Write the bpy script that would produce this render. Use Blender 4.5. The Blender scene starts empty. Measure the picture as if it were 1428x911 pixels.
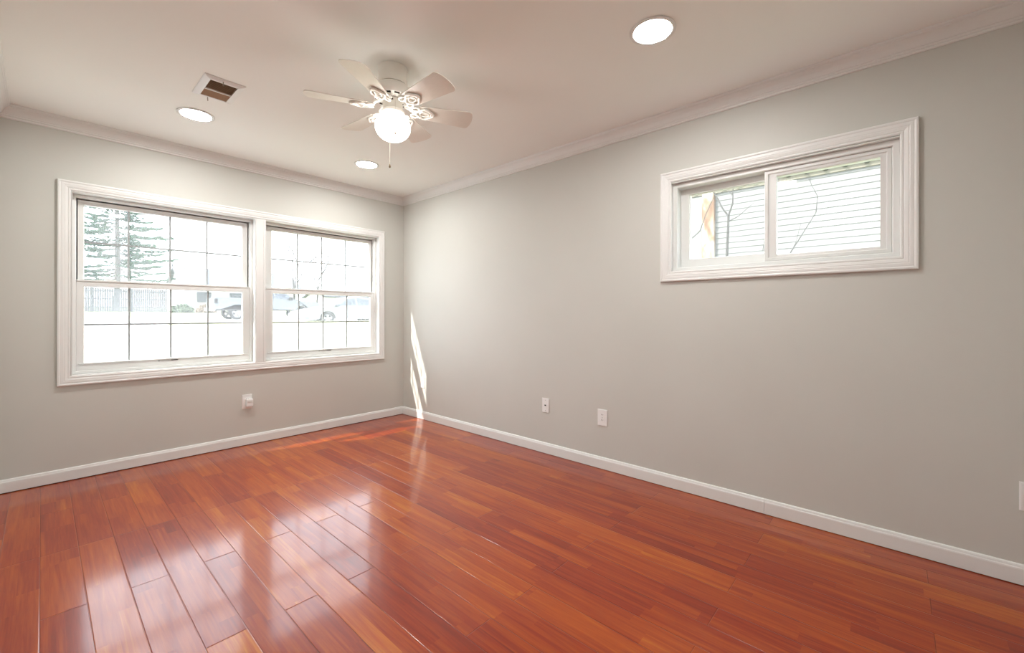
import bpy, bmesh, math, random
from mathutils import Vector, Matrix
PI = math.pi
random.seed(7)
S = bpy.context.scene
C = S.collection

# ------------------------------------------------------------------ camera, light, exposure
YAW = 0.83518                      # from +Y towards +X
cam_d = bpy.data.cameras.new('camera')
cam_d.sensor_fit = 'HORIZONTAL'
cam_d.sensor_width = 36.0
cam_d.lens = 593.3 / 1428 * 36.0
cam_d.shift_x = 0.0
cam_d.shift_y = -(455.5 - 438.56) / 1428
cam_d.clip_start = 0.02
cam_d.clip_end = 400
cam = bpy.data.objects.new('camera', cam_d)
C.objects.link(cam)
cam.location = (-2.75573, -4.15628, 1.12824)
cam.rotation_euler = (PI/2 + 0.00027, -0.00162, -YAW)
S.camera = cam

SKY = 4.5
w = bpy.data.worlds.new('world'); S.world = w; w.use_nodes = True
bg = w.node_tree.nodes['Background']
bg.inputs[0].default_value = (0.90, 0.96, 1.03, 1)
bg.inputs[1].default_value = SKY

sun_d = bpy.data.lights.new('sun', 'SUN'); sun_d.energy = 9.0; sun_d.angle = math.radians(0.8)
sun_d.color = (1.0, 0.95, 0.86)
sun = bpy.data.objects.new('sun', sun_d); C.objects.link(sun)
sun.rotation_euler = Vector((2.4, -1.0, -2.5)).to_track_quat('-Z', 'Y').to_euler()
sun.location = (-6, 4, 8)

LAMP = 192.0                         # recessed lamps
GLOBE = 9.0
vs = S.view_settings
vs.view_transform = 'Standard'; vs.look = 'None'; vs.gamma = 1.0; vs.use_curve_mapping = False
vs.exposure = 0.33
S.cycles.use_denoising = True
S.cycles.max_bounces = 14; S.cycles.diffuse_bounces = 8; S.cycles.transparent_max_bounces = 16
S.cycles.sample_clamp_indirect = 12

# ------------------------------------------------------------------ materials
def mat(name, col, rough=0.5, spec=0.5, metal=0.0, emis=None, estr=0.0, coat=0.0):
    m = bpy.data.materials.new(name); m.use_nodes = True
    b = m.node_tree.nodes['Principled BSDF']
    b.inputs['Base Color'].default_value = (*col, 1)
    b.inputs['Roughness'].default_value = rough
    b.inputs['Specular IOR Level'].default_value = spec
    b.inputs['Metallic'].default_value = metal
    b.inputs['Coat Weight'].default_value = coat
    if emis:
        b.inputs['Emission Color'].default_value = (*emis, 1)
        b.inputs['Emission Strength'].default_value = estr
    return m

def noisy(m, c1, c2, scale=8.0, detail=4.0, bump=0.0, bscale=200.0, stretch=(1, 1, 1)):
    """procedural mottling between two close colours, optional fine bump"""
    nt = m.node_tree; b = nt.nodes['Principled BSDF']
    tc = nt.nodes.new('ShaderNodeTexCoord'); mp = nt.nodes.new('ShaderNodeMapping')
    mp.inputs['Scale'].default_value = stretch
    nt.links.new(tc.outputs['Object'], mp.inputs[0])
    n = nt.nodes.new('ShaderNodeTexNoise'); n.inputs['Scale'].default_value = scale; n.inputs['Detail'].default_value = detail
    nt.links.new(mp.outputs[0], n.inputs['Vector'])
    r = nt.nodes.new('ShaderNodeValToRGB')
    r.color_ramp.elements[0].position = 0.3; r.color_ramp.elements[1].position = 0.7
    r.color_ramp.elements[0].color = (*c1, 1); r.color_ramp.elements[1].color = (*c2, 1)
    nt.links.new(n.outputs[0], r.inputs[0]); nt.links.new(r.outputs[0], b.inputs['Base Color'])
    if bump:
        n2 = nt.nodes.new('ShaderNodeTexNoise'); n2.inputs['Scale'].default_value = bscale
        nt.links.new(tc.outputs['Object'], n2.inputs['Vector'])
        bp = nt.nodes.new('ShaderNodeBump'); bp.inputs['Strength'].default_value = bump; bp.inputs['Distance'].default_value = 0.002
        nt.links.new(n2.outputs[0], bp.inputs['Height']); nt.links.new(bp.outputs[0], b.inputs['Normal'])
    return m

M = {}
M['wall'] = noisy(mat('greige_wall_paint', (.6, .57, .52), .55, .3), (.555, .56, .525), (.575, .58, .545), 1.5, 3, .08, 260)
M['ceiling'] = noisy(mat('ceiling_paint', (.8, .76, .72), .8, .2), (.84, .855, .83), (.86, .875, .85), 1.2, 3, .06, 200)
M['trim'] = noisy(mat('white_trim_paint', (.8, .79, .77), .35, .45), (.735, .745, .735), (.755, .765, .755), 6, 3)
M['vinyl'] = mat('white_vinyl', (.72, .735, .725), .35, .45)
M['muntin'] = mat('grey_white_grid_bar', (.33, .34, .34), .5, .3)
M['plate'] = mat('white_plastic', (.80, .815, .81), .3, .5)
M['dark'] = mat('dark_slot', (.02, .018, .016), .6, .2)
M['fanwhite'] = mat('fan_white_enamel', (.82, .80, .75), .3, .5)
M['blade'] = noisy(mat('fan_blade_white', (.7, .67, .60), .4, .4), (.70, .675, .61), (.73, .70, .64), 30, 3, 0, 1, (1, 6, 1))
M['chain'] = mat('chain_metal', (.55, .5, .42), .3, .5, .8)
M['fob'] = mat('fob_dark_brass', (.18, .13, .08), .3, .5, .5)
M['globe'] = mat('lit_opal_globe', (.9, .9, .9), .3, .5, 0, (1.0, .97, .92), GLOBE)
M['lens'] = mat('lit_lamp_lens', (.9, .9, .9), .4, .3, 0, (1.0, .98, .95), LAMP)
M['ventback'] = mat('vent_backing_shade', (.10, .07, .03), .8, .1)
M['slat'] = mat('vent_slat_dusty_tan', (.46, .34, .24), .6, .3)

def glass_mat():
    m = bpy.data.materials.new('glare_veil_window_glass'); m.use_nodes = True
    nt = m.node_tree; nt.nodes.clear()
    o = nt.nodes.new('ShaderNodeOutputMaterial')
    t = nt.nodes.new('ShaderNodeBsdfTransparent'); t.inputs[0].default_value = (.97, .98, .98, 1)
    tl = nt.nodes.new('ShaderNodeBsdfTranslucent'); tl.inputs[0].default_value = (.95, .97, 1, 1)  # translucent share imitates the glare haze over the bright outdoors
    g = nt.nodes.new('ShaderNodeBsdfGlossy'); g.inputs['Roughness'].default_value = .03
    n = nt.nodes.new('ShaderNodeTexNoise'); n.inputs['Scale'].default_value = 3
    mr = nt.nodes.new('ShaderNodeMapRange')
    mr.inputs[3].default_value = .045; mr.inputs[4].default_value = .06
    nt.links.new(n.outputs[0], mr.inputs[0])
    mx = nt.nodes.new('ShaderNodeMixShader'); nt.links.new(mr.outputs[0], mx.inputs[0])
    nt.links.new(t.outputs[0], mx.inputs[1]); nt.links.new(tl.outputs[0], mx.inputs[2])
    f = nt.nodes.new('ShaderNodeFresnel'); f.inputs[0].default_value = 1.45
    ge = nt.nodes.new('ShaderNodeNewGeometry')
    sb = nt.nodes.new('ShaderNodeMath'); sb.operation = 'SUBTRACT'; sb.inputs[0].default_value = 1.0; nt.links.new(ge.outputs['Backfacing'], sb.inputs[1])
    ml = nt.nodes.new('ShaderNodeMath'); ml.operation = 'MULTIPLY'; nt.links.new(f.outputs[0], ml.inputs[0]); nt.links.new(sb.outputs[0], ml.inputs[1])
    m2 = nt.nodes.new('ShaderNodeMixShader'); nt.links.new(ml.outputs[0], m2.inputs[0])
    nt.links.new(mx.outputs[0], m2.inputs[1]); nt.links.new(g.outputs[0], m2.inputs[2])
    nt.links.new(m2.outputs[0], o.inputs[0])
    return m
M['glass'] = glass_mat()

def floor_mat():
    m = bpy.data.materials.new('cherry_plank_laminate'); m.use_nodes = True
    nt = m.node_tree; N = nt.nodes; L = nt.links
    b = N['Principled BSDF']
    def math_(op, a, bb=None, cc=None):
        n = N.new('ShaderNodeMath'); n.operation = op
        for i, v in enumerate((a, bb, cc)):
            if v is None: continue
            if isinstance(v, (int, float)): n.inputs[i].default_value = v
            else: L.new(v, n.inputs[i])
        return n.outputs[0]
    def comb(x, y, z=0.0):
        n = N.new('ShaderNodeCombineXYZ')
        for i, v in enumerate((x, y, z)):
            if isinstance(v, (int, float)): n.inputs[i].default_value = v
            else: L.new(v, n.inputs[i])
        return n.outputs[0]
    def white(v):
        n = N.new('ShaderNodeTexWhiteNoise'); n.noise_dimensions = '3D'; L.new(v, n.inputs['Vector']); return n.outputs['Value']
    def noise(v, sc, det, rough=.5, dist=0.0):
        n = N.new('ShaderNodeTexNoise'); L.new(v, n.inputs['Vector'])
        n.inputs['Scale'].default_value = sc; n.inputs['Detail'].default_value = det; n.inputs['Roughness'].default_value = rough
        n.inputs['Distortion'].default_value = dist
        return n.outputs[0]
    def mixc(f, c1, c2, mode='MIX'):
        n = N.new('ShaderNodeMix'); n.data_type = 'RGBA'; n.blend_type = mode
        if isinstance(f, (int, float)): n.inputs[0].default_value = f
        else: L.new(f, n.inputs[0])
        for i, c in ((6, c1), (7, c2)):
            if isinstance(c, tuple): n.inputs[i].default_value = (*c, 1)
            else: L.new(c, n.inputs[i])
        return n.outputs[2]
    tc = N.new('ShaderNodeTexCoord'); sp = N.new('ShaderNodeSeparateXYZ'); L.new(tc.outputs['Object'], sp.inputs[0])
    X, Y = sp.outputs[0], sp.outputs[1]
    W_, LEN = .1252, 1.2165
    u = math_('DIVIDE', math_('ADD', X, 2.635 + 40*W_), W_)
    row = math_('FLOOR', u); fu = math_('SUBTRACT', u, row)
    par = math_('MODULO', row, 2.0)
    v = math_('DIVIDE', math_('ADD', math_('ADD', Y, 1.2135 + 20*LEN), math_('MULTIPLY', par, LEN/2)), LEN)
    pl_ = math_('FLOOR', v); fv = math_('SUBTRACT', v, pl_)
    # boundary seam across all rows at y=-1.2135
    beyond = math_('GREATER_THAN', Y, -1.2135)
    pid = comb(row, pl_, beyond)
    r1 = white(pid)
    # printed strips inside a plank (two per width, random lengths)
    s2 = math_('FLOOR', math_('MULTIPLY', u, 2.0))
    r2s = white(comb(s2, 3.7, 1.0))
    sl = math_('FLOOR', math_('ADD', math_('DIVIDE', Y, .47), math_('MULTIPLY', r2s, 5.0)))
    r2 = white(comb(s2, sl, 9.0))
    # grain
    off = math_('MULTIPLY', r1, 37.0)
    off2 = math_('MULTIPLY', r2, 11.0)
    gv = comb(math_('MULTIPLY', X, 20.0), math_('ADD', math_('MULTIPLY', Y, 1.1), off), off2)
    g1 = noise(gv, 1.0, 6, .55, 1.2)
    gv2 = comb(math_('MULTIPLY', X, 110.0), math_('ADD', math_('MULTIPLY', Y, 4.0), off), off2)
    g2 = noise(gv2, 1.0, 3, .6, .3)
    tone = math_('ADD', math_('MULTIPLY', r1, .20), math_('ADD', math_('MULTIPLY', r2, .12), .10))
    tone = math_('ADD', tone, math_('MULTIPLY', g1, .58))
    tone = math_('ADD', tone, math_('MULTIPLY', math_('SUBTRACT', g2, .5), .34))
    cr = N.new('ShaderNodeValToRGB'); L.new(tone, cr.inputs[0])
    e = cr.color_ramp.elements
    e[0].position = .22; e[0].color = (.13, .008, .001, 1)
    e[1].position = .88; e[1].color = (.50, .17, .008, 1)
    a = e.new(.45); a.color = (.24, .022, .0015, 1)
    a = e.new(.66); a.color = (.36, .065, .003, 1)
    # joints
    du = math_('MULTIPLY', math_('MINIMUM', fu, math_('SUBTRACT', 1.0, fu)), W_)
    dv = math_('MULTIPLY', math_('MINIMUM', fv, math_('SUBTRACT', 1.0, fv)), LEN)
    ds = math_('ABSOLUTE', math_('ADD', Y, 1.2135))
    d = math_('MINIMUM', math_('MINIMUM', du, dv), ds)
    mr = N.new('ShaderNodeMapRange'); mr.interpolation_type = 'SMOOTHSTEP'; L.new(d, mr.inputs[0])
    mr.inputs[1].default_value = 0.0; mr.inputs[2].default_value = .0032
    mr2 = N.new('ShaderNodeMapRange'); L.new(d, mr2.inputs[0])
    mr2.inputs[1].default_value = 0.0004; mr2.inputs[2].default_value = .0016; mr2.inputs[3].default_value = .62; mr2.inputs[4].default_value = 1.0
    col = mixc(1.0, cr.outputs[0], comb(mr2.outputs[0], mr2.outputs[0], mr2.outputs[0]), 'MULTIPLY')
    L.new(col, b.inputs['Base Color'])
    wob = noise(comb(X, Y, 0.0), 5.0, 2)
    h = math_('ADD', math_('MULTIPLY', mr.outputs[0], 1.0), math_('MULTIPLY', wob, .25))
    bp = N.new('ShaderNodeBump'); bp.inputs['Strength'].default_value = 1.0; bp.inputs['Distance'].default_value = .0009
    L.new(h, bp.inputs['Height']); L.new(bp.outputs[0], b.inputs['Normal'])
    b.inputs['Roughness'].default_value = .28
    b.inputs['Specular IOR Level'].default_value = .22
    b.inputs['Coat Weight'].default_value = .60
    b.inputs['Coat Roughness'].default_value = .11
    L.new(bp.outputs[0], b.inputs['Coat Normal'])
    return m
M['floor'] = floor_mat()

# ------------------------------------------------------------------ helpers
def obj(name, bm, m, parent=None, smooth=False, loc=None):
    me = bpy.data.meshes.new(name)
    bmesh.ops.recalc_face_normals(bm, faces=bm.faces[:])
    bm.to_mesh(me); bm.free()
    ms = m if isinstance(m, (list, tuple)) else [m]
    for k in ms: me.materials.append(k)
    if smooth:
        for p in me.polygons: p.use_smooth = True
    o = bpy.data.objects.new(name, me); C.objects.link(o)
    if loc: o.location = loc
    if parent: o.parent = parent
    return o
def auto_smooth(o, ang=35):
    me = o.data
    me.shade_smooth() if hasattr(me, 'shade_smooth') else None
    try: me.set_sharp_from_angle(angle=math.radians(ang))
    except Exception: pass
    return o
def tag(o, label=None, cat=None, group=None, kind=None):
    if label: o['label'] = label
    if cat: o['category'] = cat
    if group: o['group'] = group
    if kind: o['kind'] = kind
    return o
def thing(name, label, cat, loc=(0, 0, 0), rotz=0, group=None):
    o = bpy.data.objects.new(name, None); C.objects.link(o); o.location = loc; o.rotation_euler = (0, 0, rotz)
    o.empty_display_size = .1
    return tag(o, label, cat, group)
def struct(o, label):
    o['kind'] = 'structure'; o['label'] = label; return o
def box(bm, x0, x1, y0, y1, z0, z1, mi=0):
    vs_ = [bm.verts.new(p) for p in ((x0,y0,z0),(x1,y0,z0),(x1,y1,z0),(x0,y1,z0),(x0,y0,z1),(x1,y0,z1),(x1,y1,z1),(x0,y1,z1))]
    for f in ((0,3,2,1),(4,5,6,7),(0,1,5,4),(1,2,6,5),(2,3,7,6),(3,0,4,7)):
        fc = bm.faces.new([vs_[i] for i in f]); fc.material_index = mi
    return vs_
def bevel(bm, w, seg=2):
    bmesh.ops.bevel(bm, geom=bm.edges[:], offset=w, segments=seg, affect='EDGES', profile=.7)
def lathe(bm, prof, c=(0, 0, 0), seg=32, mi=0):
    rings = []
    for r, z in prof:
        if r < 1e-6: rings.append([bm.verts.new((c[0], c[1], c[2]+z))])
        else: rings.append([bm.verts.new((c[0]+r*math.cos(2*PI*i/seg), c[1]+r*math.sin(2*PI*i/seg), c[2]+z)) for i in range(seg)])
    for a, b in zip(rings, rings[1:]):
        for i in range(seg):
            j = (i+1) % seg
            if len(a) == 1 and len(b) == 1: continue
            if len(a) == 1: f = bm.faces.new((a[0], b[i], b[j]))
            elif len(b) == 1: f = bm.faces.new((a[i], a[j], b[0]))
            else: f = bm.faces.new((a[i], a[j], b[j], b[i]))
            f.material_index = mi
def tube(bm, pts, rad, seg=8, closed=False, mi=0):
    pts = [Vector(p) for p in pts]; n = len(pts)
    rads = rad if isinstance(rad, (list, tuple)) else [rad]*n
    rings = []
    up = Vector((0.13, 0.21, .97)).normalized()
    for i, p in enumerate(pts):
        a = pts[(i-1) % n] if (closed or i > 0) else p
        b = pts[(i+1) % n] if (closed or i < n-1) else p
        t = (b-a).normalized()
        s = t.cross(up)
        if s.length < .05: s = t.cross(Vector((1, 0, 0)))
        s.normalize(); q = s.cross(t)
        rings.append([bm.verts.new(p + rads[i]*(math.cos(2*PI*k/seg)*s + math.sin(2*PI*k/seg)*q)) for k in range(seg)])
    m = n if closed else n-1
    for i in range(m):
        A, B = rings[i], rings[(i+1) % n]
        for k in range(seg):
            f = bm.faces.new((A[k], A[(k+1) % seg], B[(k+1) % seg], B[k])); f.material_index = mi
    if not closed:
        bm.faces.new(rings[0][::-1]).material_index = mi; bm.faces.new(rings[-1]).material_index = mi
def prism(bm, poly, h0, h1, to3, mi=0):
    """poly: 2-D outline, extruded from h0 to h1 via to3(a,b,h)"""
    A = [bm.verts.new(to3(a, b, h0)) for a, b in poly]; B = [bm.verts.new(to3(a, b, h1)) for a, b in poly]
    bm.faces.new(A[::-1]).material_index = mi; bm.faces.new(B).material_index = mi
    n = len(poly)
    for i in range(n): bm.faces.new((A[i], A[(i+1) % n], B[(i+1) % n], B[i])).material_index = mi
def ring_frame(bm, u0, u1, v0, v1, prof, to3):
    """mitred rectangular frame: prof = closed outline of (inset, depth)"""
    rings = []
    for ins, d in prof:
        rings.append([bm.verts.new(to3(*p, d)) for p in ((u0+ins, v0+ins), (u1-ins, v0+ins), (u1-ins, v1-ins), (u0+ins, v1-ins))])
    n = len(rings)
    for i in range(n):
        A, B = rings[i], rings[(i+1) % n]
        for k in range(4): bm.faces.new((A[k], A[(k+1) % 4], B[(k+1) % 4], B[k]))
far = lambda u, v, d: (u, -d, v)          # window wall (plane y=0), d towards the room
rgt = lambda u, v, d: (-d, u, v)          # right wall (plane x=0)

# ------------------------------------------------------------------ room shell
H = 2.44
XL, YB = -2.945, -4.95                    # left wall, rear wall
T = .17                                   # wall thickness
# openings
WZ0, WZ1 = .705, 1.963
U1 = (-2.623, -1.505); U2 = (-1.428, -.308)
R0, R1, RZ0, RZ1 = -4.172, -3.062, 1.400, 1.985

bm = bmesh.new(); box(bm, XL-T, T, YB-T, T, -.12, 0)
struct(obj('floor', bm, M['floor']), 'glossy reddish cherry plank floor with staggered joints')
bm = bmesh.new(); box(bm, XL-T, T, YB-T, T, H, H+.2)
struct(obj('ceiling', bm, M['ceiling']), 'plain off-white flat ceiling')
bm = bmesh.new()
for x0, x1, z0, z1 in ((XL-T, U1[0], 0, H), (U1[1], U2[0], WZ0, WZ1), (U2[1], T, 0, H), (U1[0], U2[1], 0, WZ0), (U1[0], U2[1], WZ1, H)):
    box(bm, x0, x1, 0, T, z0, z1)
struct(obj('wall_far', bm, M['wall']), 'greige painted wall with the double window')
bm = bmesh.new()
for y0, y1, z0, z1 in ((YB-T, R0, 0, H), (R1, 0, 0, H), (R0, R1, 0, RZ0), (R0, R1, RZ1, H)):
    box(bm, 0, T, y0, y1, z0, z1)
struct(obj('wall_right', bm, M['wall']), 'long greige painted wall with the small high slider window')
bm = bmesh.new(); box(bm, XL-T, XL, YB-T, 0, 0, H)
struct(obj('wall_left', bm, M['wall']), 'greige painted wall at the left of the camera')
bm = bmesh.new(); box(bm, XL, 0, YB-T, YB, 0, H)
struct(obj('wall_rear', bm, M['wall']), 'greige painted wall behind the camera')

# crown moulding and baseboards: profile (distance from wall, z), mitred at the corners
crown = [(0, 2.357), (.006, 2.357), (.010, 2.360), (.011, 2.365), (.009, 2.369), (.013, 2.371), (.016, 2.376), (.015, 2.381), (.018, 2.383),
         (.022, 2.392), (.028, 2.404), (.036, 2.414), (.044, 2.421), (.047, 2.422), (.048, 2.427), (.053, 2.430), (.055, 2.435), (.055, 2.44), (0, 2.44)]
def base_prof(z0): return [(0, z0), (.014, z0), (.014, .064), (.013, .070), (.0105, .074), (.010, .078), (.008, .083), (.004, .0855), (0, .086)]
def run(name, prof, side, m, label, gaps=()):
    bm = bmesh.new()
    def P(s, d, z, end):
        # s = station along wall; end: -1 / +1 apply mitre, 0 none
        if side == 'far':   return (s - end*d, -d, z)
        if side == 'rear':  return (s - end*d, YB+d, z)
        if side == 'right': return (-d, s - end*d, z)
        return (XL+d, s - end*d, z)
    lo, hi = (XL, 0) if side in ('far', 'rear') else (YB, 0)
    st = [lo] + [g for gg in gaps for g in (gg-.0008, gg+.0008)] + [hi]
    for k in range(0, len(st), 2):
        a = [bm.verts.new(P(st[k], d, z, -1 if k == 0 else 0)) for d, z in prof]
        b = [bm.verts.new(P(st[k+1], d, z, 1 if k+1 == len(st)-1 else 0)) for d, z in prof]
        n = len(prof)
        for i in range(n): bm.faces.new((a[i], a[(i+1) % n], b[(i+1) % n], b[i]))
        bm.faces.new(a[::-1]); bm.faces.new(b)
    return struct(obj(name, bm, m), label)
run('trim_1', crown, 'far', M['trim'], 'white crown moulding above the double window')
run('trim_2', crown, 'right', M['trim'], 'white crown moulding above the right wall')
run('trim_3', crown, 'left', M['trim'], 'white crown moulding on the left wall')
run('trim_4', crown, 'rear', M['trim'], 'white crown moulding on the rear wall')
run('baseboard_far', base_prof(.005), 'far', M['trim'], 'white baseboard under the double window')
run('baseboard_right', base_prof(.003), 'right', M['trim'], 'white baseboard along the right wall with a butt joint', (-3.60, -1.15))
run('baseboard_left', base_prof(.003), 'left', M['trim'], 'white baseboard along the left wall')
run('baseboard_rear', base_prof(.003), 'rear', M['trim'], 'white baseboard on the rear wall')
bm = bmesh.new()
box(bm, XL, 0, -.009, 0, 0, .005); box(bm, -.009, 0, YB, -.009, 0, .003)  # solid dark strips stand in for the shade inside the gap
struct(obj('trim_7', bm, M['dark']), 'dark strip painted as the shade in the gap under the baseboards')

# window casings
def casing(w_):
    return [(0, 0), (0, .015), (.003, .019), (.010, .020), (.014, .018), (.016, .0165), (.020, .0175), (.030, .0175), (.034, .016), (.037, .017),
            (w_-.016, .014), (w_-.014, .0115), (w_-.010, .0135), (w_-.004, .013), (w_, .010), (w_, 0)]
bm = bmesh.new()
ring_frame(bm, -2.689, -.250, .642, 2.029, casing(.064), far)
box(bm, U1[1]-.0, U2[0]+.0, -.012, 0, WZ0, WZ1)
for a, b in ((U1[1]+.002, U1[1]+.014), (U2[0]-.014, U2[0]-.002)): box(bm, a, b, -.016, -.012, WZ0+.002, WZ1-.002)
struct(obj('trim_5', bm, M['trim']), 'white fluted casing around the double window with a centre mullion')
bm = bmesh.new()
ring_frame(bm, -4.232, -2.997, 1.344, 2.056, casing(.066), rgt)
struct(obj('trim_6', bm, M['trim']), 'white mitred casing around the high slider window')
# jamb linings
bm = bmesh.new()
for a, b in (U1, U2): ring_frame(bm, a, b, WZ0, WZ1, [(0, -.165), (0, .010), (.004, .010), (.004, -.165)], far)
struct(obj('trim_8', bm, M['trim']), 'white jamb lining of the double window')
bm = bmesh.new(); ring_frame(bm, R0, R1, RZ0, RZ1, [(0, -.165), (0, .010), (.004, .010), (.004, -.165)], rgt)
struct(obj('trim_9', bm, M['trim']), 'white jamb lining of the slider window')

# ------------------------------------------------------------------ double-hung windows
def hung(name, a, b, g0, g1, muV, lock_x, label):
    """a,b opening; g0,g1 glass edges"""
    root = struct(bpy.data.objects.new(name, None), label); C.objects.link(root); root.location = ((a+b)/2, 0, WZ0)
    R_ = Vector(root.location)
    def sub(n, bm, m, par=None, **k):
        o = obj(n, bm, m, **k); o.parent = par or root
        if par is None: o.matrix_parent_inverse = Matrix.Translation(-R_)
        return o
    e = .004
    bm = bmesh.new()
    L_, R2 = a+e, b-e
    fw = .022
    ring_frame(bm, L_, R2, WZ0+e, WZ1-e, [(0, -.150), (0, -.058), (.004, -.055), (fw-.004, -.055), (fw, -.060), (fw, -.098), (fw+.008, -.098), (fw+.008, -.150)], far)
    auto_smooth(sub('window_frame', bm, M['vinyl']), 20)
    sL, sR = L_+fw+.001, R2-fw-.001
    zr0, zr1 = 1.322, 1.368
    # lower sash (room side)
    def sash(nm, z0, z1, gz0, gz1, y0, y1, gl0, gl1, rail):
        bm = bmesh.new()
        ym = (y0+y1)/2
        for x0, x1, q0, q1 in ((sL, gl0, z0, z1), (gl1, sR, z0, z1), (gl0, gl1, z0, gz0), (gl0, gl1, gz1, z1)):
            box(bm, x0, x1, y0, y1, q0, q1)
        # glazing bead lip
        bw = .007
        ring_frame(bm, gl0-.0, gl1+.0, gz0-.0, gz1+.0, [(0, -(y0+.004)), (bw*.5, -(y0+.009)), (bw*.5, -(y1-.004)), (0, -(y1-.004))], far)
        s = sub(nm, bm, M['vinyl'])
        bm = bmesh.new(); box(bm, gl0, gl1, ym-.002, ym+.002, gz0, gz1)
        sub('glass', bm, M['glass'], s)
        bm = bmesh.new()
        for x in muV: box(bm, x-.0062, x+.0062, ym+.003, ym+.008, gz0, gz1)
        zz = (gz0+gz1)/2 + (.006 if rail else 0)
        box(bm, gl0, gl1, ym+.0031, ym+.0079, zz-.0062, zz+.0062)
        sub('muntin_grid', bm, M['muntin'], s)
        return s
    lo = sash('lower_sash', .7315, zr1, .781, zr0, .062, .094, g0, g1, 0)
    up = sash('upper_sash', zr0, 1.936, zr1-.004, 1.899, .098, .130, g0+.001, g1+.004, 1)
    # finger rail on the bottom of the lower sash
    bm = bmesh.new(); box(bm, sL+.01, sR-.01, .054, .062, .776, .783); bevel(bm, .0015, 1); sub('lift_rail', bm, M['vinyl'], lo)
    bm = bmesh.new(); box(bm, sL+.004, sR-.004, .056, .0605, zr1-.012, zr1-.002); bevel(bm, .001, 1); sub('meeting_rail_lip', bm, M['vinyl'], lo)
    # sash locks on top of the meeting rail
    for lx in ((g0*.86+g1*.14), (g0*.14+g1*.86)):
        bm = bmesh.new(); box(bm, lx-.032, lx+.032, .066, .092, zr1, zr1+.008); bevel(bm, .003, 2); sub('sash_latch', bm, M['vinyl'], lo)
    # little vent-lock slots in the bottom rail
    bm = bmesh.new()
    box(bm, lock_x-.060, lock_x-.050, .0592, .0618, .763, .768); box(bm, lock_x+.018, lock_x+.062, .0592, .0618, .764, .770)
    d = sub('rail_slot', bm, M['dark'], lo); d['label'] = 'small dark slot in the bottom sash rail'
    bm = bmesh.new(); box(bm, lock_x-.044, lock_x+.014, .0575, .0618, .763, .768); bevel(bm, .001, 1)
    sub('sash_handle', bm, mat('grey_handle', (.35, .33, .31), .4), lo)
    return root
hung('window_1', U1[0], U1[1], -2.560, -1.582, (-2.320, -2.075, -1.832), -2.095, 'left double-hung white window with eight-pane grids')
hung('window_2', U2[0], U2[1], -1.345, -.372, (-1.110, -.878, -.632), -.868, 'right double-hung white window beside the corner')

# ------------------------------------------------------------------ slider window in the right wall
root = struct(bpy.data.objects.new('window_3', None), 'small high horizontal slider window'); C.objects.link(root)
root.location = (0, (R0+R1)/2, RZ0); R_ = Vector(root.location)
def sub(n, bm, m, par=None):
    o = obj(n, bm, m); o.parent = par or root
    if par is None: o.matrix_parent_inverse = Matrix.Translation(-R_)
    return o
e = .004
bm = bmesh.new()
ring_frame(bm, R0+e, R1-e, RZ0+e, RZ1-e, [(0, -.150), (0, -.022), (.003, -.018), (.026, -.018), (.030, -.022), (.030, -.085), (.034, -.085), (.034, -.150)], rgt)
auto_smooth(sub('window_frame', bm, M['vinyl']), 20)
# fixed right light: stepped sash frame, room side
bm = bmesh.new()
ring_frame(bm, R0+e+.030, -3.590, RZ0+e+.030, RZ1-e-.030, [(0, -.075), (0, -.034), (.003, -.030), (.018, -.030), (.022, -.036), (.034, -.038), (.038, -.044), (.0385, -.075)], rgt)
# widen stile & rails to reach the measured glass
box(bm, .036, .074, -4.130, -4.094, RZ0+e+.030, RZ1-e-.030); box(bm, .036, .074, -3.648, -3.620, RZ0+e+.036, RZ1-e-.036)
fx = sub('fixed_sash', bm, M['vinyl'])
bm = bmesh.new(); box(bm, .054, .058, -4.094, -3.648, RZ0+.07, RZ1-.06); sub('glass', bm, M['glass'], fx)
# sliding left sash, recessed in the outer track
bm = bmesh.new()
z0, z1 = RZ0+e+.030, RZ1-e-.030
for y0, y1, q0, q1 in ((-3.148, R1-e-.032, z0, z1), (-3.640, -3.588, z0, z1), (-3.588, -3.148, z0, 1.487), (-3.588, -3.148, 1.914, z1)):
    box(bm, .084, .116, y0, y1, q0, q1)
ring_frame(bm, -3.588, -3.148, 1.487, 1.914, [(0, -.092), (.004, -.096), (.004, -.112), (0, -.112)], rgt)
sl = sub('sliding_sash', bm, M['vinyl'])
bm = bmesh.new(); box(bm, .098, .102, -3.590, -3.146, 1.485, 1.916); sub('glass', bm, M['glass'], sl)
bm = bmesh.new(); box(bm, .112, .116, -3.1535, -3.1495, 1.49, 1.91); sub('pane_spacer', bm, mat('bright_spacer', (.9, .9, .9), .3), sl)

# ------------------------------------------------------------------ ceiling fan
FX, FY = -1.498, -2.157
fan = thing('ceiling_fan', 'white six-blade ceiling fan with lit opal globe hanging below the ceiling', 'ceiling fan', (FX, FY, H))
def fz(z): return z - H
bm = bmesh.new(); lathe(bm, [(0, fz(2.44)), (.0755, fz(2.44)), (.0775, fz(2.437)), (.0755, fz(2.433)), (.0745, fz(2.40)), (.0745, fz(2.365)), (.072, fz(2.352)), (0, fz(2.352))], seg=48)
auto_smooth(obj('canopy', bm, M['fanwhite'], fan))
bm = bmesh.new(); lathe(bm, [(0, fz(2.353)), (.060, fz(2.353)), (.076, fz(2.346)), (.082, fz(2.338)), (.082, fz(2.330)), (.096, fz(2.322)), (.100, fz(2.31)), (.100, fz(2.290)), (.094, fz(2.279)), (.075, fz(2.274)), (0, fz(2.272))], seg=48)
mh = auto_smooth(obj('motor_housing', bm, M['fanwhite'], fan))
bm = bmesh.new()
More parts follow.
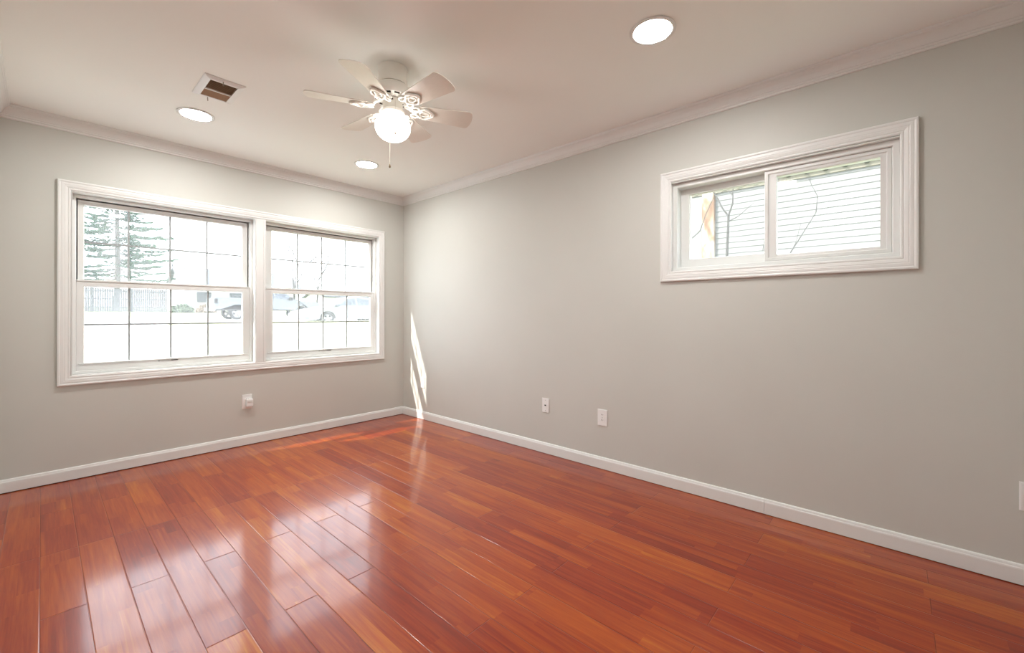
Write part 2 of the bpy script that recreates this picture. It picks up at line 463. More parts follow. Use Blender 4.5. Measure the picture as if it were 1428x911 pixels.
for k in range(12):
    a = 2*PI*k/12+.2
    c = Vector((.086*math.cos(a), .086*math.sin(a), fz(2.2755)))
    vs_ = box(bm, -.004, .004, -.013, .013, -.002, .002)
    bmesh.ops.rotate(bm, verts=vs_, cent=(0, 0, 0), matrix=Matrix.Rotation(a, 3, 'Z')); bmesh.ops.translate(bm, verts=vs_, vec=c)
vv = obj('vent_slot', bm, M['dark'], mh); vv['label'] = 'dark cooling slots under the motor'
bm = bmesh.new(); lathe(bm, [(0, fz(2.273)), (.046, fz(2.273)), (.050, fz(2.268)), (.051, fz(2.23)), (.048, fz(2.216)), (0, fz(2.216))], seg=40)
sh = auto_smooth(obj('switch_housing', bm, M['blade'], fan))
for a in (3.3, 4.1, 4.9, 5.7, .3):
    bm = bmesh.new()
    lathe(bm, [(0, .003), (.0035, .003), (.0035, -.003), (0, -.003)], (0.051*math.cos(a), .051*math.sin(a), fz(2.256)), 8)
    obj('screw', bm, M['dark'], sh)
bm = bmesh.new(); lathe(bm, [(0, fz(2.217)), (.052, fz(2.217)), (.060, fz(2.210)), (.062, fz(2.198)), (.058, fz(2.190)), (.053, fz(2.186)), (0, fz(2.186))], seg=40)
auto_smooth(obj('light_fitter', bm, M['fanwhite'], fan))
gp = [(.046, fz(2.197)), (.048, fz(2.192)), (.052, fz(2.188))]
for i in range(1, 19):
    t = math.radians(48 - i*(138/18.0)); gp.append((.092*math.cos(t), fz(2.128)+.0745*math.sin(t)))
gp[-1] = (0, fz(2.128)-.0745)
bm = bmesh.new(); lathe(bm, gp, seg=48)
gl = obj('globe', bm, M['globe'], fan, smooth=True); gl['label'] = 'glowing white opal glass globe'

def blade_mesh():
    bm = bmesh.new()
    r0, r1 = .125, .4315
    pts = []
    wi, wo = .050, .069
    out = [(r0+.012, -wi+.004), (r0+.03, -wi)]
    out += [(r1-.03, -wo)]
    for i in range(1, 6):
        t = -PI/2 + i*PI/2/6; out.append((r1-.028+.022*math.cos(t), -wo+.026+.026*math.sin(t)))
    out += [(r1-.001, -.03), (r1+.002, 0), (r1-.001, .03)]
    for i in range(1, 6):
        t = i*PI/2/6; out.append((r1-.028+.022*math.cos(t), wo-.026+.026*math.sin(t)))
    out += [(r1-.03, wo), (r0+.03, wi), (r0+.012, wi-.004), (r0, wi-.02), (r0, -wi+.02)]
    prism(bm, out, -.0025, .0025, lambda a, b, h: (a, b, h))
    me = bpy.data.meshes.new('blade'); bmesh.ops.recalc_face_normals(bm, faces=bm.faces[:]); bm.to_mesh(me); bm.free(); me.materials.append(M['blade']); return me
def bracket_mesh():
    """scrolled openwork blade arm under the blade; in blade space"""
    bm = bmesh.new()
    zt = -.009
    # scalloped oval loop
    pts = []
    for i in range(36):
        t = 2*PI*i/36; s = 1+.10*math.cos(4*t)
        pts.append((.168+.044*s*math.cos(t), .034*s*math.sin(t), zt))
    tube(bm, pts, .0062, 8, True)
    pts = [(.166+.024*math.cos(2*PI*i/24), .016*math.sin(2*PI*i/24), zt) for i in range(24)]
    tube(bm, pts, .0036, 6, True)
    tube(bm, [(.068, .010, .026), (.090, .012, .018), (.110, .011, .000), (.130, .012, zt)], [.0075, .0075, .007, .006], 8)
    tube(bm, [(.068, -.010, .026), (.090, -.012, .018), (.110, -.011, .000), (.130, -.012, zt)], [.0075, .0075, .007, .006], 8)
    for s in (-1, 1):
        pts = [(.118+.020*math.cos(2*PI*i/16), s*(.027+.013*math.sin(2*PI*i/16)), zt+.003) for i in range(16)]
        tube(bm, pts, .005, 6, True)
    for x, y in ((.150, .026), (.150, -.026), (.205, 0)):
        lathe(bm, [(0, -.013), (.006, -.013), (.007, -.009), (.006, -.0026), (0, -.0026)], (x, y, 0), 10)
    box(bm, .060, .082, -.018, .018, .024, .034)
    me = bpy.data.meshes.new('blade_bracket'); bmesh.ops.recalc_face_normals(bm, faces=bm.faces[:]); bm.to_mesh(me); bm.free()
    for p in me.polygons: p.use_smooth = True
    me.materials.append(M['fanwhite']); return me
bme, kme = blade_mesh(), bracket_mesh()
for k in range(6):
    th = .574 + PI + k*PI/3
    b = bpy.data.objects.new('blade', bme); C.objects.link(b); b.parent = fan
    b.matrix_local = Matrix.Translation((0, 0, fz(2.232))) @ Matrix.Rotation(th, 4, 'Z') @ Matrix.Rotation(-.229, 4, 'X')
    q = bpy.data.objects.new('blade_bracket', kme); C.objects.link(q); q.parent = b
# chains
cd = Vector((cam.location.x-FX, cam.location.y-FY, 0)).normalized(); cs = Vector((-cd.y, cd.x, 0))
def chain(pts, fobz, label):
    bm = bmesh.new(); tube(bm, pts, .0006, 6)
    # beads
    c = obj('pull_chain', bm, M['chain'], fan); c['label'] = label
    p = Vector(pts[-1]); bm = bmesh.new()
    lathe(bm, [(0, .004), (.002, .003), (.0035, -.002), (.0055, -.012), (.0048, -.018), (0, -.021)], tuple(p), 12)
    f = obj('fob', bm, M['fob'] if 'long' in label else M['fanwhite'], c, smooth=True); return c
sx = .012
P0 = cd*.051 - cs*.0
def at(r, s, z): v = cd*r + cs*s; return (v.x, v.y, fz(z))
chain([at(.048, sx, 2.255), at(.062, sx, 2.235), at(.088, sx, 2.185), at(.0975, sx, 2.145), at(.0985, sx, 2.11), at(.0985, sx, 2.070)], 0, 'short chain hanging in front of the globe')
chain([at(-.048, -.016, 2.235), at(-.085, -.016, 2.19), at(-.098, -.016, 2.14), at(-.098, -.016, 2.05), at(-.098, -.016, 1.962)], 0, 'long chain hanging behind the globe')

# ------------------------------------------------------------------ recessed lights
def downlight(x, y, label):
    t = thing('recessed_light', label, 'ceiling light', (x, y, H), 0, 'recessed ceiling lights')
    bm = bmesh.new(); lathe(bm, [(.083, 0), (.100, 0), (.103, -.002), (.102, -.005), (.096, -.008), (.086, -.007), (.083, -.004), (.083, 0)], seg=48)
    auto_smooth(obj('trim_ring', bm, M['vinyl'], t))
    bm = bmesh.new(); lathe(bm, [(0, -.001), (.083, -.001), (.083, -.0045), (.06, -.0052), (0, -.0055)], seg=48)
    o = obj('lens', bm, M['lens'], t, smooth=True); o['label'] = 'lit white diffuser'
    return t
downlight(-2.078, -.738, 'lit recessed ceiling light beside the ceiling vent, nearest the left edge of the photo')
downlight(-.851, -.715, 'smallest-looking lit recessed light, below the fan near the far corner')
downlight(-.866, -3.318, 'largest-looking lit recessed light, alone at the top right of the ceiling fan')
downlight(-2.09, -3.34, 'lit recessed ceiling light almost directly above the camera')

# ------------------------------------------------------------------ ceiling vent
v = thing('ceiling_vent', 'white ceiling air vent with brownish louvres and a centre bar, left of the fan', 'air vent', (-2.065, -1.2215, H))
hx, hy = .0985, .1485
bm = bmesh.new()
ring_frame(bm, -hx, hx, -hy, hy, [(0, 0), (0, -.004), (.006, -.007), (.028, -.013), (.033, -.013), (.033, 0)], lambda a, b, d: (a, b, d))
auto_smooth(obj('vent_frame', bm, M['trim'], v), 15)
bm = bmesh.new(); box(bm, -hx+.034, hx-.034, -hy+.034, hy-.034, -.002, 0); k_ = obj('shade_plate', bm, M['ventback'], v); k_['label'] = 'dark brown backing plate painted as the shaded duct'  # flat dark plate on the ceiling, coloured for the shade of the duct opening
bm = bmesh.new(); box(bm, -hx+.032, hx-.032, .013, .018, -.014, -.003); obj('centre_bar', bm, M['trim'], v)
for y0, y1, til in ((-hy+.036, .012, 1), (.021, hy-.034, -1)):
    bm = bmesh.new(); n = 9
    for i in range(n):
        yc = y0+(i+.5)*(y1-y0)/n
        q = box(bm, -hx+.033, hx-.033, -.0055, .0055, -.0005, .0005)
        bmesh.ops.rotate(bm, verts=q, cent=(0, 0, 0), matrix=Matrix.Rotation(til*.75, 3, 'X')); bmesh.ops.translate(bm, verts=q, vec=(0, yc, -.0075))
    o = obj('louvre_bank', bm, M['slat'], v); o['label'] = 'dusty tan louvres'
for x, y in ((-.010, -.131), (-.025, .134)):
    bm = bmesh.new(); tube(bm, [(x, y, -.008), (x+.001, y+.003, -.020), (x+.003, y+.010, -.027)], .0025, 8); obj('lever', bm, mat('lever_grey', (.3, .27, .22), .4), v)

# ------------------------------------------------------------------ wall plates
def plate_bm(wd=.071, hg=.117, dp=.006):
    bm = bmesh.new(); box(bm, -wd/2, wd/2, -dp, 0, -hg/2, hg/2)
    es = [e_ for e_ in bm.edges if all(v_.co.y < -dp/2 for v_ in e_.verts)]
    bmesh.ops.bevel(bm, geom=es, offset=.003, segments=2, affect='EDGES'); return bm
def duplex(t, ok=True):
    for s in (-1, 1):
        bm = bmesh.new(); prism(bm, [(.0165*math.cos(a)*1.0, s*.0195+max(-.0135, min(.0135, .0175*math.sin(a)))) for a in [2*PI*i/24 for i in range(24)]], -.0075, -.003, lambda a, b, h: (a, h, b))
        r = obj('receptacle', bm, M['plate'], t)
        bm = bmesh.new()
        box(bm, -.0078, -.0052, -.0078, -.0072, s*.0195-.001, s*.0195+.008); box(bm, .0052, .0078, -.0078, -.0072, s*.0195-.000, s*.0195+.007)
        lathe(bm, [(0, .0004), (.0024, .0004), (.0024, -.0004), (0, -.0004)], (0, -.0075, s*.0195-.007), 8)
        obj('slot', bm, M['dark'], r)
    bm = bmesh.new(); box(bm, -.0025, .0025, -.0072, -.005, -.0025, .0025); obj('screw', bm, M['muntin'], t)
# local -Y is towards the room; right wall: rotate -90 deg about Z so local -Y -> world -X
def wplate(name, label, cat, loc, side, group=None, wd=.071, hg=.117):
    t = thing(name, label, cat, loc, -PI/2 if side == 'r' else 0, group)
    obj('cover_plate', plate_bm(wd, hg), M['plate'], t); return t
t = wplate('phone_jack', 'white wall plate with one small dark jack, left of the duplex outlet', 'wall plate', (0, -2.036, .389), 'r')
bm = bmesh.new(); box(bm, -.009, .009, -.0085, -.005, -.009, .007); j = obj('jack', bm, M['plate'], t)
bm = bmesh.new(); box(bm, -.0075, .0075, -.009, -.0083, -.004, .006); obj('socket', bm, M['dark'], j)
for z in (-.042, .042):
    bm = bmesh.new(); lathe(bm, [(0, .002), (.003, .002), (.003, -.002), (0, -.002)], (0, -.0055, z), 8); obj('screw', bm, M['muntin'], t)
t = wplate('wall_outlet', 'white duplex outlet to the right of the phone jack on the right wall', 'outlet', (0, -2.559, .374), 'r', None, .080, .120); duplex(t)
t = wplate('wall_outlet', 'white outlet plate in the sunlit patch near the far corner', 'outlet', (0, -.368, .395), 'r'); duplex(t)
t = wplate('wall_outlet', 'white outlet plate cut by the right edge of the photo', 'outlet', (0, -4.576, .371), 'r', None, .078, .120); duplex(t)
t = wplate('wall_outlet', 'white outlet plate under the double window with a plug-in unit in it', 'outlet', (-1.568, 0, .374), 'l', None, .076, .122); duplex(t)
pa = thing('plug_in_unit', 'small white boxy plug-in unit in the outlet under the double window', 'plug', (-1.556, -.0065, .366))
bm = bmesh.new(); box(bm, -.026, .026, -.030, 0, -.032, .030); bevel(bm, .004, 2); obj('body', bm, M['plate'], pa)
bm = bmesh.new(); box(bm, -.018, .018, -.0325, -.0295, .004, .022); bevel(bm, .001, 1); obj('front_panel', bm, M['vinyl'], pa)

# ================================================================== OUTSIDE
def om(n, c, r=.8, s=.2): return mat(n, c, r, s)
M['lawn'] = noisy(om('lawn', (.2, .24, .1)), (.27, .31, .16), (.36, .38, .24), 1.2, 6)
M['asphalt'] = noisy(om('pale_driveway', (.2, .2, .21)), (.36, .36, .37), (.42, .42, .43), 2, 5)
M['fence'] = noisy(om('weathered_fence', (.08, .08, .085)), (.12, .12, .13), (.17, .17, .18), 3, 4, 0, 1, (6, 1, .4))
M['needles'] = noisy(om('pine_needles', (.02, .05, .03)), (.04, .09, .065), (.08, .14, .08), 2, 3)
M['bark'] = noisy(om('bark', (.06, .05, .045)), (.10, .09, .08), (.14, .13, .12), 8, 4)
M['twig'] = om('grey_twig', (.05, .046, .045))
M['roof'] = noisy(om('grey_shingle', (.08, .085, .10)), (.085, .09, .105), (.10, .105, .12), 2, 5)
M['hwall'] = om('pale_house_siding', (.45, .45, .45))
M['hwin'] = om('dark_house_window', (.05, .055, .06), .2, .5)
M['truck'] = mat('grey_silver_car_paint', (.13, .14, .145), .35, .5, 0, None, 0, .6)
M['sedan'] = mat('white_car_paint', (.19, .195, .20), .35, .5, 0, None, 0, .6)
M['carglass'] = om('car_window', (.08, .09, .11), .15, .6)
M['tyre'] = om('tyre', (.05, .05, .05))
M['rim'] = mat('alloy_rim', (.25, .25, .26), .4, .5)
M['chrome'] = mat('bumper_chrome', (.35, .35, .36), .3, .5)
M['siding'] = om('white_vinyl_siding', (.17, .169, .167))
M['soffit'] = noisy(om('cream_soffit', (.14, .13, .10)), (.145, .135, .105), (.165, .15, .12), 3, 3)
M['cleat'] = om('dark_soffit_hook', (.015, .015, .012))

# ground profile by distance from the house
GP = [(.17, .355), (12.0, .868), (13.2, .80), (14.6, .58), (22.5, .60), (24.0, .80), (28.0, .86), (33, .95), (45, 1.30), (60, 1.7), (110, 2.5)]
def gz(y):
    for (a, p), (b, q) in zip(GP, GP[1:]):
        if y <= b: return p+(q-p)*(y-a)/(b-a)
    return GP[-1][1]
def strip(name, x0f, x1f, y0, y1, m, label, lift=0.0, kind='structure'):
    bm = bmesh.new(); ys = sorted(set([y0, y1]+[a for a, _ in GP if y0 < a < y1]+[y0+(y1-y0)*i/12 for i in range(1, 12)]))
    top, bot = [], []
    for y in ys:
        r = [bm.verts.new((x0f(y), y, gz(y)+lift)), bm.verts.new((x1f(y), y, gz(y)+lift))]
        s = [bm.verts.new((x0f(y), y, gz(y)+lift-.25)), bm.verts.new((x1f(y), y, gz(y)+lift-.25))]
        top.append(r); bot.append(s)
    for i in range(len(ys)-1):
        bm.faces.new((top[i][0], top[i][1], top[i+1][1], top[i+1][0]))
        bm.faces.new((bot[i][0], bot[i+1][0], bot[i+1][1], bot[i][1]))
        bm.faces.new((top[i][0], top[i+1][0], bot[i+1][0], bot[i][0])); bm.faces.new((top[i][1], bot[i][1], bot[i+1][1], top[i+1][1]))
    bm.faces.new((top[0][0], bot[0][0], bot[0][1], top[0][1])); bm.faces.new((top[-1][0], top[-1][1], bot[-1][1], bot[-1][0]))
    o = obj(name, bm, m)
    o['kind'] = kind; o['label'] = label
    return o
dr = lambda y: -1.36+.088*y
strip('front_lawn', dr, lambda y: 60, .17, 14.4, M['lawn'], 'pale front lawn outside the double window')
strip('driveway', lambda y: -30, dr, .17, 14.4, M['asphalt'], 'pale driveway outside the left window')
strip('street', lambda y: -60, lambda y: 90, 14.4, 27.5, M['asphalt'], 'pale street beyond the lawn')
strip('far_lawn', lambda y: -60, lambda y: 110, 27.5, 110, M['lawn'], 'rising lawn across the street')
bm = bmesh.new(); box(bm, T, 60, -12, .17, .1, .35); o = obj('side_yard', bm, M['lawn']); o['kind'] = 'structure'; o['label'] = 'side yard between the two houses'

# wooden fence
FYY = 45.0
fe = thing('wooden_fence', 'weathered grey board fence across the street, seen through the left window', 'fence', (-3, FYY, gz(FYY)))
bm = bmesh.new(); n = 0; x = -14.0
while x < 7.85:
    h = 2.02+random.uniform(-.03, .03); prism(bm, [(x+.005, 0), (x+.135, 0), (x+.135, h-.04), (x+.07, h), (x+.005, h-.04)], -.012, .012, lambda a, b, hh: (a, hh, b)); x += .143
obj('board_panel', bm, M['fence'], fe)
bm = bmesh.new()
for z in (.35, 1.05, 1.7): box(bm, -14, 7.85, .013, .05, z, z+.09)
obj('rail', bm, M['fence'], fe)
for k in range(10):
    bm = bmesh.new(); xx = -14+k*2.42; box(bm, xx, xx+.1, .051, .15, -.05, 2.1); obj('post', bm, M['fence'], fe)

# conifer behind the fence
cx_, cy_ = 2.0, 51.0
co = thing('conifer_tree', 'tall loose blue-green conifer behind the fence, in the upper left window', 'tree', (cx_, cy_, gz(cy_)))
bm = bmesh.new(); tube(bm, [(0, 0, -.2), (.1, 0, 4), (.05, .1, 9), (0, 0, 15.5)], [.28, .22, .15, .03], 8); obj('trunk', bm, M['bark'], co)
bm = bmesh.new(); bt = bmesh.new()
rr = random.Random(3)
z = 3.0
while z < 15.3:
    Lb = 4.4*min(1.0, .62+.1*z)*(1-max(0, z-6.5)/10.5)
    for q in range(5):
        a = rr.uniform(0, 2*PI); L = Lb*rr.uniform(.55, 1.05); zb = z+rr.uniform(-.2, .2)
        pts = [Vector((math.cos(a)*L*s, math.sin(a)*L*s, zb - .10*L*math.sin(s*PI*.8)+.04*L*s*s)) for s in (0, .25, .5, .75, 1)]
        tube(bt, pts, [.045, .035, .025, .015, .006], 4)
        for _ in range(int(24+L*20)):
            s = rr.uniform(.18, 1.0); p = Vector((math.cos(a)*L*s, math.sin(a)*L*s, zb - .10*L*math.sin(s*PI*.8)+.04*L*s*s))
            side = rr.uniform(-1, 1)*.34*L*(1.15-s)+rr.uniform(-.1, .1)
            p += Vector((-math.sin(a)*side, math.cos(a)*side, rr.uniform(-.08, .05)))
            d = Vector((math.cos(a+side*.6), math.sin(a+side*.6), rr.uniform(-.25, .1))).normalized()*rr.uniform(.22, .42)
            nrm = Vector((rr.uniform(-1, 1), rr.uniform(-1, 1), rr.uniform(-.3, 1))).normalized()
            wv = d.cross(nrm).normalized()*rr.uniform(.04, .09)
            vs4 = [bm.verts.new(p-d*.2), bm.verts.new(p+d*.5+wv), bm.verts.new(p+d*1.2), bm.verts.new(p+d*.5-wv)]
            bm.faces.new(vs4)
    z += .46
obj('foliage', bm, M['needles'], co); obj('branches', bt, M['bark'], co)

# bare trees
def bare_tree(loc, h, label, seed, spread=.5, r0=.12, lev=4, mat_=None, first=.35):
    rg = random.Random(seed); bm = bmesh.new()
    def grow(p, d, L, r, n):
        pts = [p]; q = p.copy(); dd = d.copy()
        for i in range(3):
            dd = (dd+Vector((rg.uniform(-.12, .12), rg.uniform(-.12, .12), rg.uniform(-.02, .1)))).normalized(); q = q+dd*L/3; pts.append(q.copy())
        tube(bm, pts, [r, r*.88, r*.76, r*.62], 5)
        if n == 0: return
        for k in range(3 if n > 1 else 2):
            a = rg.uniform(0, 2*PI); t = rg.uniform(.35, .75)*spread*1.3
            s = d.cross(Vector((math.cos(a), math.sin(a), .3))).normalized()
            nd = (dd+s*t*1.2).normalized()
            grow(pts[3] if k == 0 else pts[rg.choice((2, 3))], nd, L*rg.uniform(.62, .85), r*.6, n-1)
    grow(Vector((0, 0, -.1)), Vector((0, 0, 1)), h*first, r0, lev)
    o = obj('bare_tree', bm, mat_ or M['twig']); o.location = loc; return tag(o, label, 'tree')
def P_(x, y, lift=0): return (x, y, gz(y)+lift)
bare_tree(P_(15.9, 45), 10.5, 'leafless tree behind the parked vehicles, left pane of the right window', 11)
bare_tree(P_(19.2, 47), 11, 'leafless tree over the gap between the parked vehicles', 5)
bare_tree(P_(27.6, 42), 10, 'thin leafless tree at the right side of the right window', 23)
bare_tree(P_(9.9, 70), 9, 'slender leafless tree right of the conifer', 31, .35, .10)

# overhead wire between two utility poles
UPS = []
for (ux, uy, uz), lab in (((5.62, 76.0, 8.8), 'distant utility pole behind the conifer'), ((8.87, 33.66, 8.01), 'wooden utility pole behind the window mullion')):
    zb = gz(uy); t = thing('utility_pole', lab, 'utility pole', (ux, uy, zb))
    bm = bmesh.new(); tube(bm, [(0, 0, -.3), (0, 0, uz-zb+.25)], [.13, .09], 10); obj('pole', bm, M['bark'], t)
    bm = bmesh.new(); box(bm, -.06, .06, -.9, .9, uz-zb-.16, uz-zb-.06); obj('crossarm', bm, M['bark'], t)
    UPS.append(Vector((ux, uy+(-.7 if uy > 50 else .7), uz-.01)))
bm = bmesh.new(); pts = []
for i in range(17):
    q_ = i/16; p = UPS[0].lerp(UPS[1], q_); p.z -= .35*4*q_*(1-q_); pts.append(p)
tube(bm, pts, .016, 5)
tag(obj('utility_wire', bm, M['twig']), 'thin overhead wire crossing the sky in the upper left window', 'wire')

# houses across the street
def house(name, label, x0, x1, y0, y1, zb, he, hr, wins):
    t = thing(name, label, 'house', ((x0+x1)/2, (y0+y1)/2, zb)); cx, cy = (x0+x1)/2, (y0+y1)/2
    a, b, c, d = x0-cx, x1-cx, y0-cy, y1-cy
    bm = bmesh.new(); box(bm, a, b, c, d, -.3, he)
    obj('wall', bm, M['hwall'], t)
    bm = bmesh.new(); o_ = .4
    prism(bm, [(c-o_, he-.05), (0, hr), (d+o_, he-.05), (d+o_, he+.12), (0, hr+.2), (c-o_, he+.12)], a-o_, b+o_, lambda p, q, h: (h, p, q))
    obj('roof', bm, M['roof'], t)
    bm = bmesh.new()
    prism(bm, [(c, he), (d, he), (0, hr-.02)], a+.01, a+.12, lambda p, q, h: (h, p, q)); obj('gable', bm, M['hwall'], t); bm = bmesh.new(); prism(bm, [(c, he), (d, he), (0, hr-.02)], b-.12, b-.01, lambda p, q, h: (h, p, q)); obj('gable', bm, M['hwall'], t)
    for wx, wz, ww, wh in wins:
        bm = bmesh.new(); box(bm, a+wx, a+wx+ww, c-.06, c+.02, wz, wz+wh); obj('window', bm, M['hwin'], t)
    bm = bmesh.new(); box(bm, a+(b-a)*.6, a+(b-a)*.6+.95, c-.07, c-.001, 0, 2.05); obj('door', bm, M['hwin'], t)
    return t
house('house', 'white house with a grey roof across the street, seen in the left window', 8.3, 21.0, 57, 66, gz(61)-.1, 2.9, 5.1, [(1.2, .9, 1.4, 1.2), (4.5, .9, 1.4, 1.2), (9.5, .9, 1.6, 1.2)])
house('house', 'distant pale house whose roof shows just above the meeting rail of the right window', 27.0, 40.0, 62, 70, gz(62)-.2, 2.3, 3.4, [(1.5, .9, 1.2, 1.2), (4.5, .9, 1.2, 1.2), (8.5, .9, 1.2, 1.2)])

# shrubs across the street
def shrub(loc, r, m, label, seed):
    rg = random.Random(seed); bm = bmesh.new()
    for i in range(700):
        th = rg.uniform(0, 2*PI); ph = math.acos(rg.uniform(-.2, 1)); q = r*rg.uniform(.6, 1.05)
        p = Vector((q*math.sin(ph)*math.cos(th)*1.15, q*math.sin(ph)*math.sin(th), max(.02, q*math.cos(ph)*.95+.1)))
        d = Vector((rg.uniform(-1, 1), rg.uniform(-1, 1), rg.uniform(-1, 1))).normalized()*r*.13
        e_ = d.cross(Vector((rg.uniform(-1, 1), rg.uniform(-1, 1), rg.uniform(-1, 1)))).normalized()*r*.08
        bm.faces.new([bm.verts.new(p-d), bm.verts.new(p+e_), bm.verts.new(p+d), bm.verts.new(p-e_)])
    lathe(bm, [(0, r*.85), (r*.5, r*.7), (r*.75, r*.35), (r*.6, 0), (0, -.05)], seg=12)
    o = obj('shrub', bm, m); o.location = loc; tag(o, label, 'shrub')
M['leafg'] = om('green_shrub', (.10, .13, .09)); M['leafr'] = om('russet_shrub', (.21, .16, .12))
shrub(P_(5.55, 42.5), .75, M['leafg'], 'rounded green shrub across the street left of the russet one', 1)
shrub(P_(7.55, 43.6), .72, M['leafr'], 'rounded russet shrub across the street right of the green one', 2)

# ------------------------------------------------------------------ vehicles
def wheel(parent, x, y, r, wd=.22):
    bm = bmesh.new(); n = 28
    prof = [(r*.66, -wd/2), (r*.93, -wd/2), (r, -wd*.32), (r, wd*.32), (r*.93, wd/2), (r*.66, wd/2)]
    rings = []
    for rad, d in prof: rings.append([bm.verts.new((x+rad*math.cos(2*PI*i/n), y+d, r+rad*math.sin(2*PI*i/n))) for i in range(n)])
    for A_, B_ in zip(rings, rings[1:]+rings[:1]):
        for i in range(n): bm.faces.new((A_[i], A_[(i+1) % n], B_[(i+1) % n], B_[i]))
    t = obj('wheel', bm, M['tyre'], parent, smooth=False)
    bm = bmesh.new()
    for s in range(5):
        a = 2*PI*s/5+.3; pr = [(.03, -.045), (r*.64, -.055), (r*.64, .055), (.03, .045)]
        q = [(x+p*math.cos(a)-h*math.sin(a), r+p*math.sin(a)+h*math.cos(a)) for p, h in pr]
        prism(bm, q, y-wd/2+.01, y+wd/2-.01, lambda A_, B_, h: (A_, h, B_))
    tube(bm, [(x, y-wd/2+.005, r), (x, y+wd/2-.005, r)], .07, 12)
    ringp = [(x+r*.64*math.cos(2*PI*i/24), y-wd/2+.02, r+r*.64*math.sin(2*PI*i/24)) for i in range(24)]
    tube(bm, ringp, .016, 6, True)
    obj('rim', bm, M['rim'], t); return t
def arch_outline(pts_top, x0, x1, zlow, wheels, wr):
    """side outline going along the sill with wheel arches, then over the top"""
    out = [(x0, zlow)]
    for wx, wz in wheels:
        for i in range(13):
            a = PI - PI*i/12
            px, pz = wx+wr*math.cos(a), wz+wr*math.sin(a)
            if pz >= zlow: out.append((px, pz))
    out += [(x1, zlow)]
    return out + pts_top
def body(bm, outline, half, tuck, zt, zb):
    """extrude outline across the width; narrow above zt (tumblehome)"""
    xs = lambda z: half if z < zt else half - tuck*(z-zt)/max(.01, zb-zt)
    A_ = [bm.verts.new((x, -xs(z), z)) for x, z in outline]; B_ = [bm.verts.new((x, xs(z), z)) for x, z in outline]
    A2 = [bm.verts.new((x, -xs(z)+.0, z)) for x, z in outline]
    n = len(outline)
    fa = bm.faces.new(A_); fb = bm.faces.new(B_[::-1])
    for v_ in A2: bm.verts.remove(v_)
    for i in range(n): bm.faces.new((A_[i], B_[i], B_[(i+1) % n], A_[(i+1) % n]))
    bmesh.ops.triangulate(bm, faces=[fa, fb])
def side_panel(parent, poly, half, tuck, zt, zb, name, m, sgn=-1, lift=.006):
    xs = lambda z: half if z < zt else half - tuck*(z-zt)/max(.01, zb-zt)
    bm = bmesh.new()
    A_ = [bm.verts.new((x, sgn*(xs(z)+lift), z)) for x, z in poly]; B_ = [bm.verts.new((x, sgn*(xs(z)-.02), z)) for x, z in poly]
    bm.faces.new(A_); bm.faces.new(B_[::-1]); n = len(poly)
    for i in range(n): bm.faces.new((A_[i], B_[i], B_[(i+1) % n], A_[(i+1) % n]))
    return obj(name, bm, m, parent)

# pickup, faces +x
tk = thing('pickup_truck', 'silver-grey pickup truck parked behind the white car, tail in the left window', 'truck', (6.75, 25.4, gz(25.0)))
half = .95
wf, wb_ = (1.88, .40), (-1.83, .40)
lowr = arch_outline([(2.95, .75), (2.93, 1.00), (2.70, 1.10), (1.55, 1.20), (1.35, 1.24), (-.60, 1.26), (-2.93, 1.26), (-2.96, .60)], -2.92, 2.90, .50, [wb_, wf], .47)
bm = bmesh.new(); body(bm, lowr, half, 0, 2, 3); obj('body', bm, M['truck'], tk)
cab = [(-.62, 1.24), (1.45, 1.20), (.70, 1.80), (.45, 1.86), (-.35, 1.86), (-.52, 1.80)]
bm = bmesh.new(); body(bm, cab, half-.05, .18, 1.24, 1.86); obj('cab', bm, M['truck'], tk)
side_panel(tk, [(-.45, 1.29), (.18, 1.29), (.18, 1.74), (-.38, 1.76)], half-.05, .18, 1.24, 1.86, 'rear_window', M['carglass'])
side_panel(tk, [(.26, 1.29), (1.16, 1.27), (.66, 1.73), (.26, 1.75)], half-.05, .18, 1.24, 1.86, 'front_window', M['carglass'])
bm = bmesh.new(); box(bm, -2.9, 2.85, -half-.012, -half+.01, .52, .60); o = obj('rocker_trim', bm, M['tyre'], tk)
bm = bmesh.new(); box(bm, -3.06, -2.93, -half, half, .48, .68); bevel(bm, .03, 2); obj('rear_bumper', bm, M['chrome'], tk)
bm = bmesh.new(); box(bm, 2.86, 3.04, -half, half, .45, .68); bevel(bm, .04, 2); obj('front_bumper', bm, M['chrome'], tk)
for x in (-.02, -.8+.3):
    bm = bmesh.new(); box(bm, x-.10, x+.08, -half-.03, -half+.0, 1.04, 1.11); bevel(bm, .01, 1); obj('door_handle', bm, M['tyre'], tk)
bm = bmesh.new(); box(bm, -2.97, -2.80, -half-.012, -half+.05, .92, 1.18); obj('tail_light', bm, M['tyre'], tk)
bm = bmesh.new(); box(bm, 1.02, 1.20, -half-.20, -half+.02, 1.20, 1.38); bevel(bm, .02, 1); obj('mirror', bm, M['tyre'], tk)
for wx, _ in (wf, wb_):
    for s in (-1, 1): wheel(tk, wx, s*(half-.13), .385)

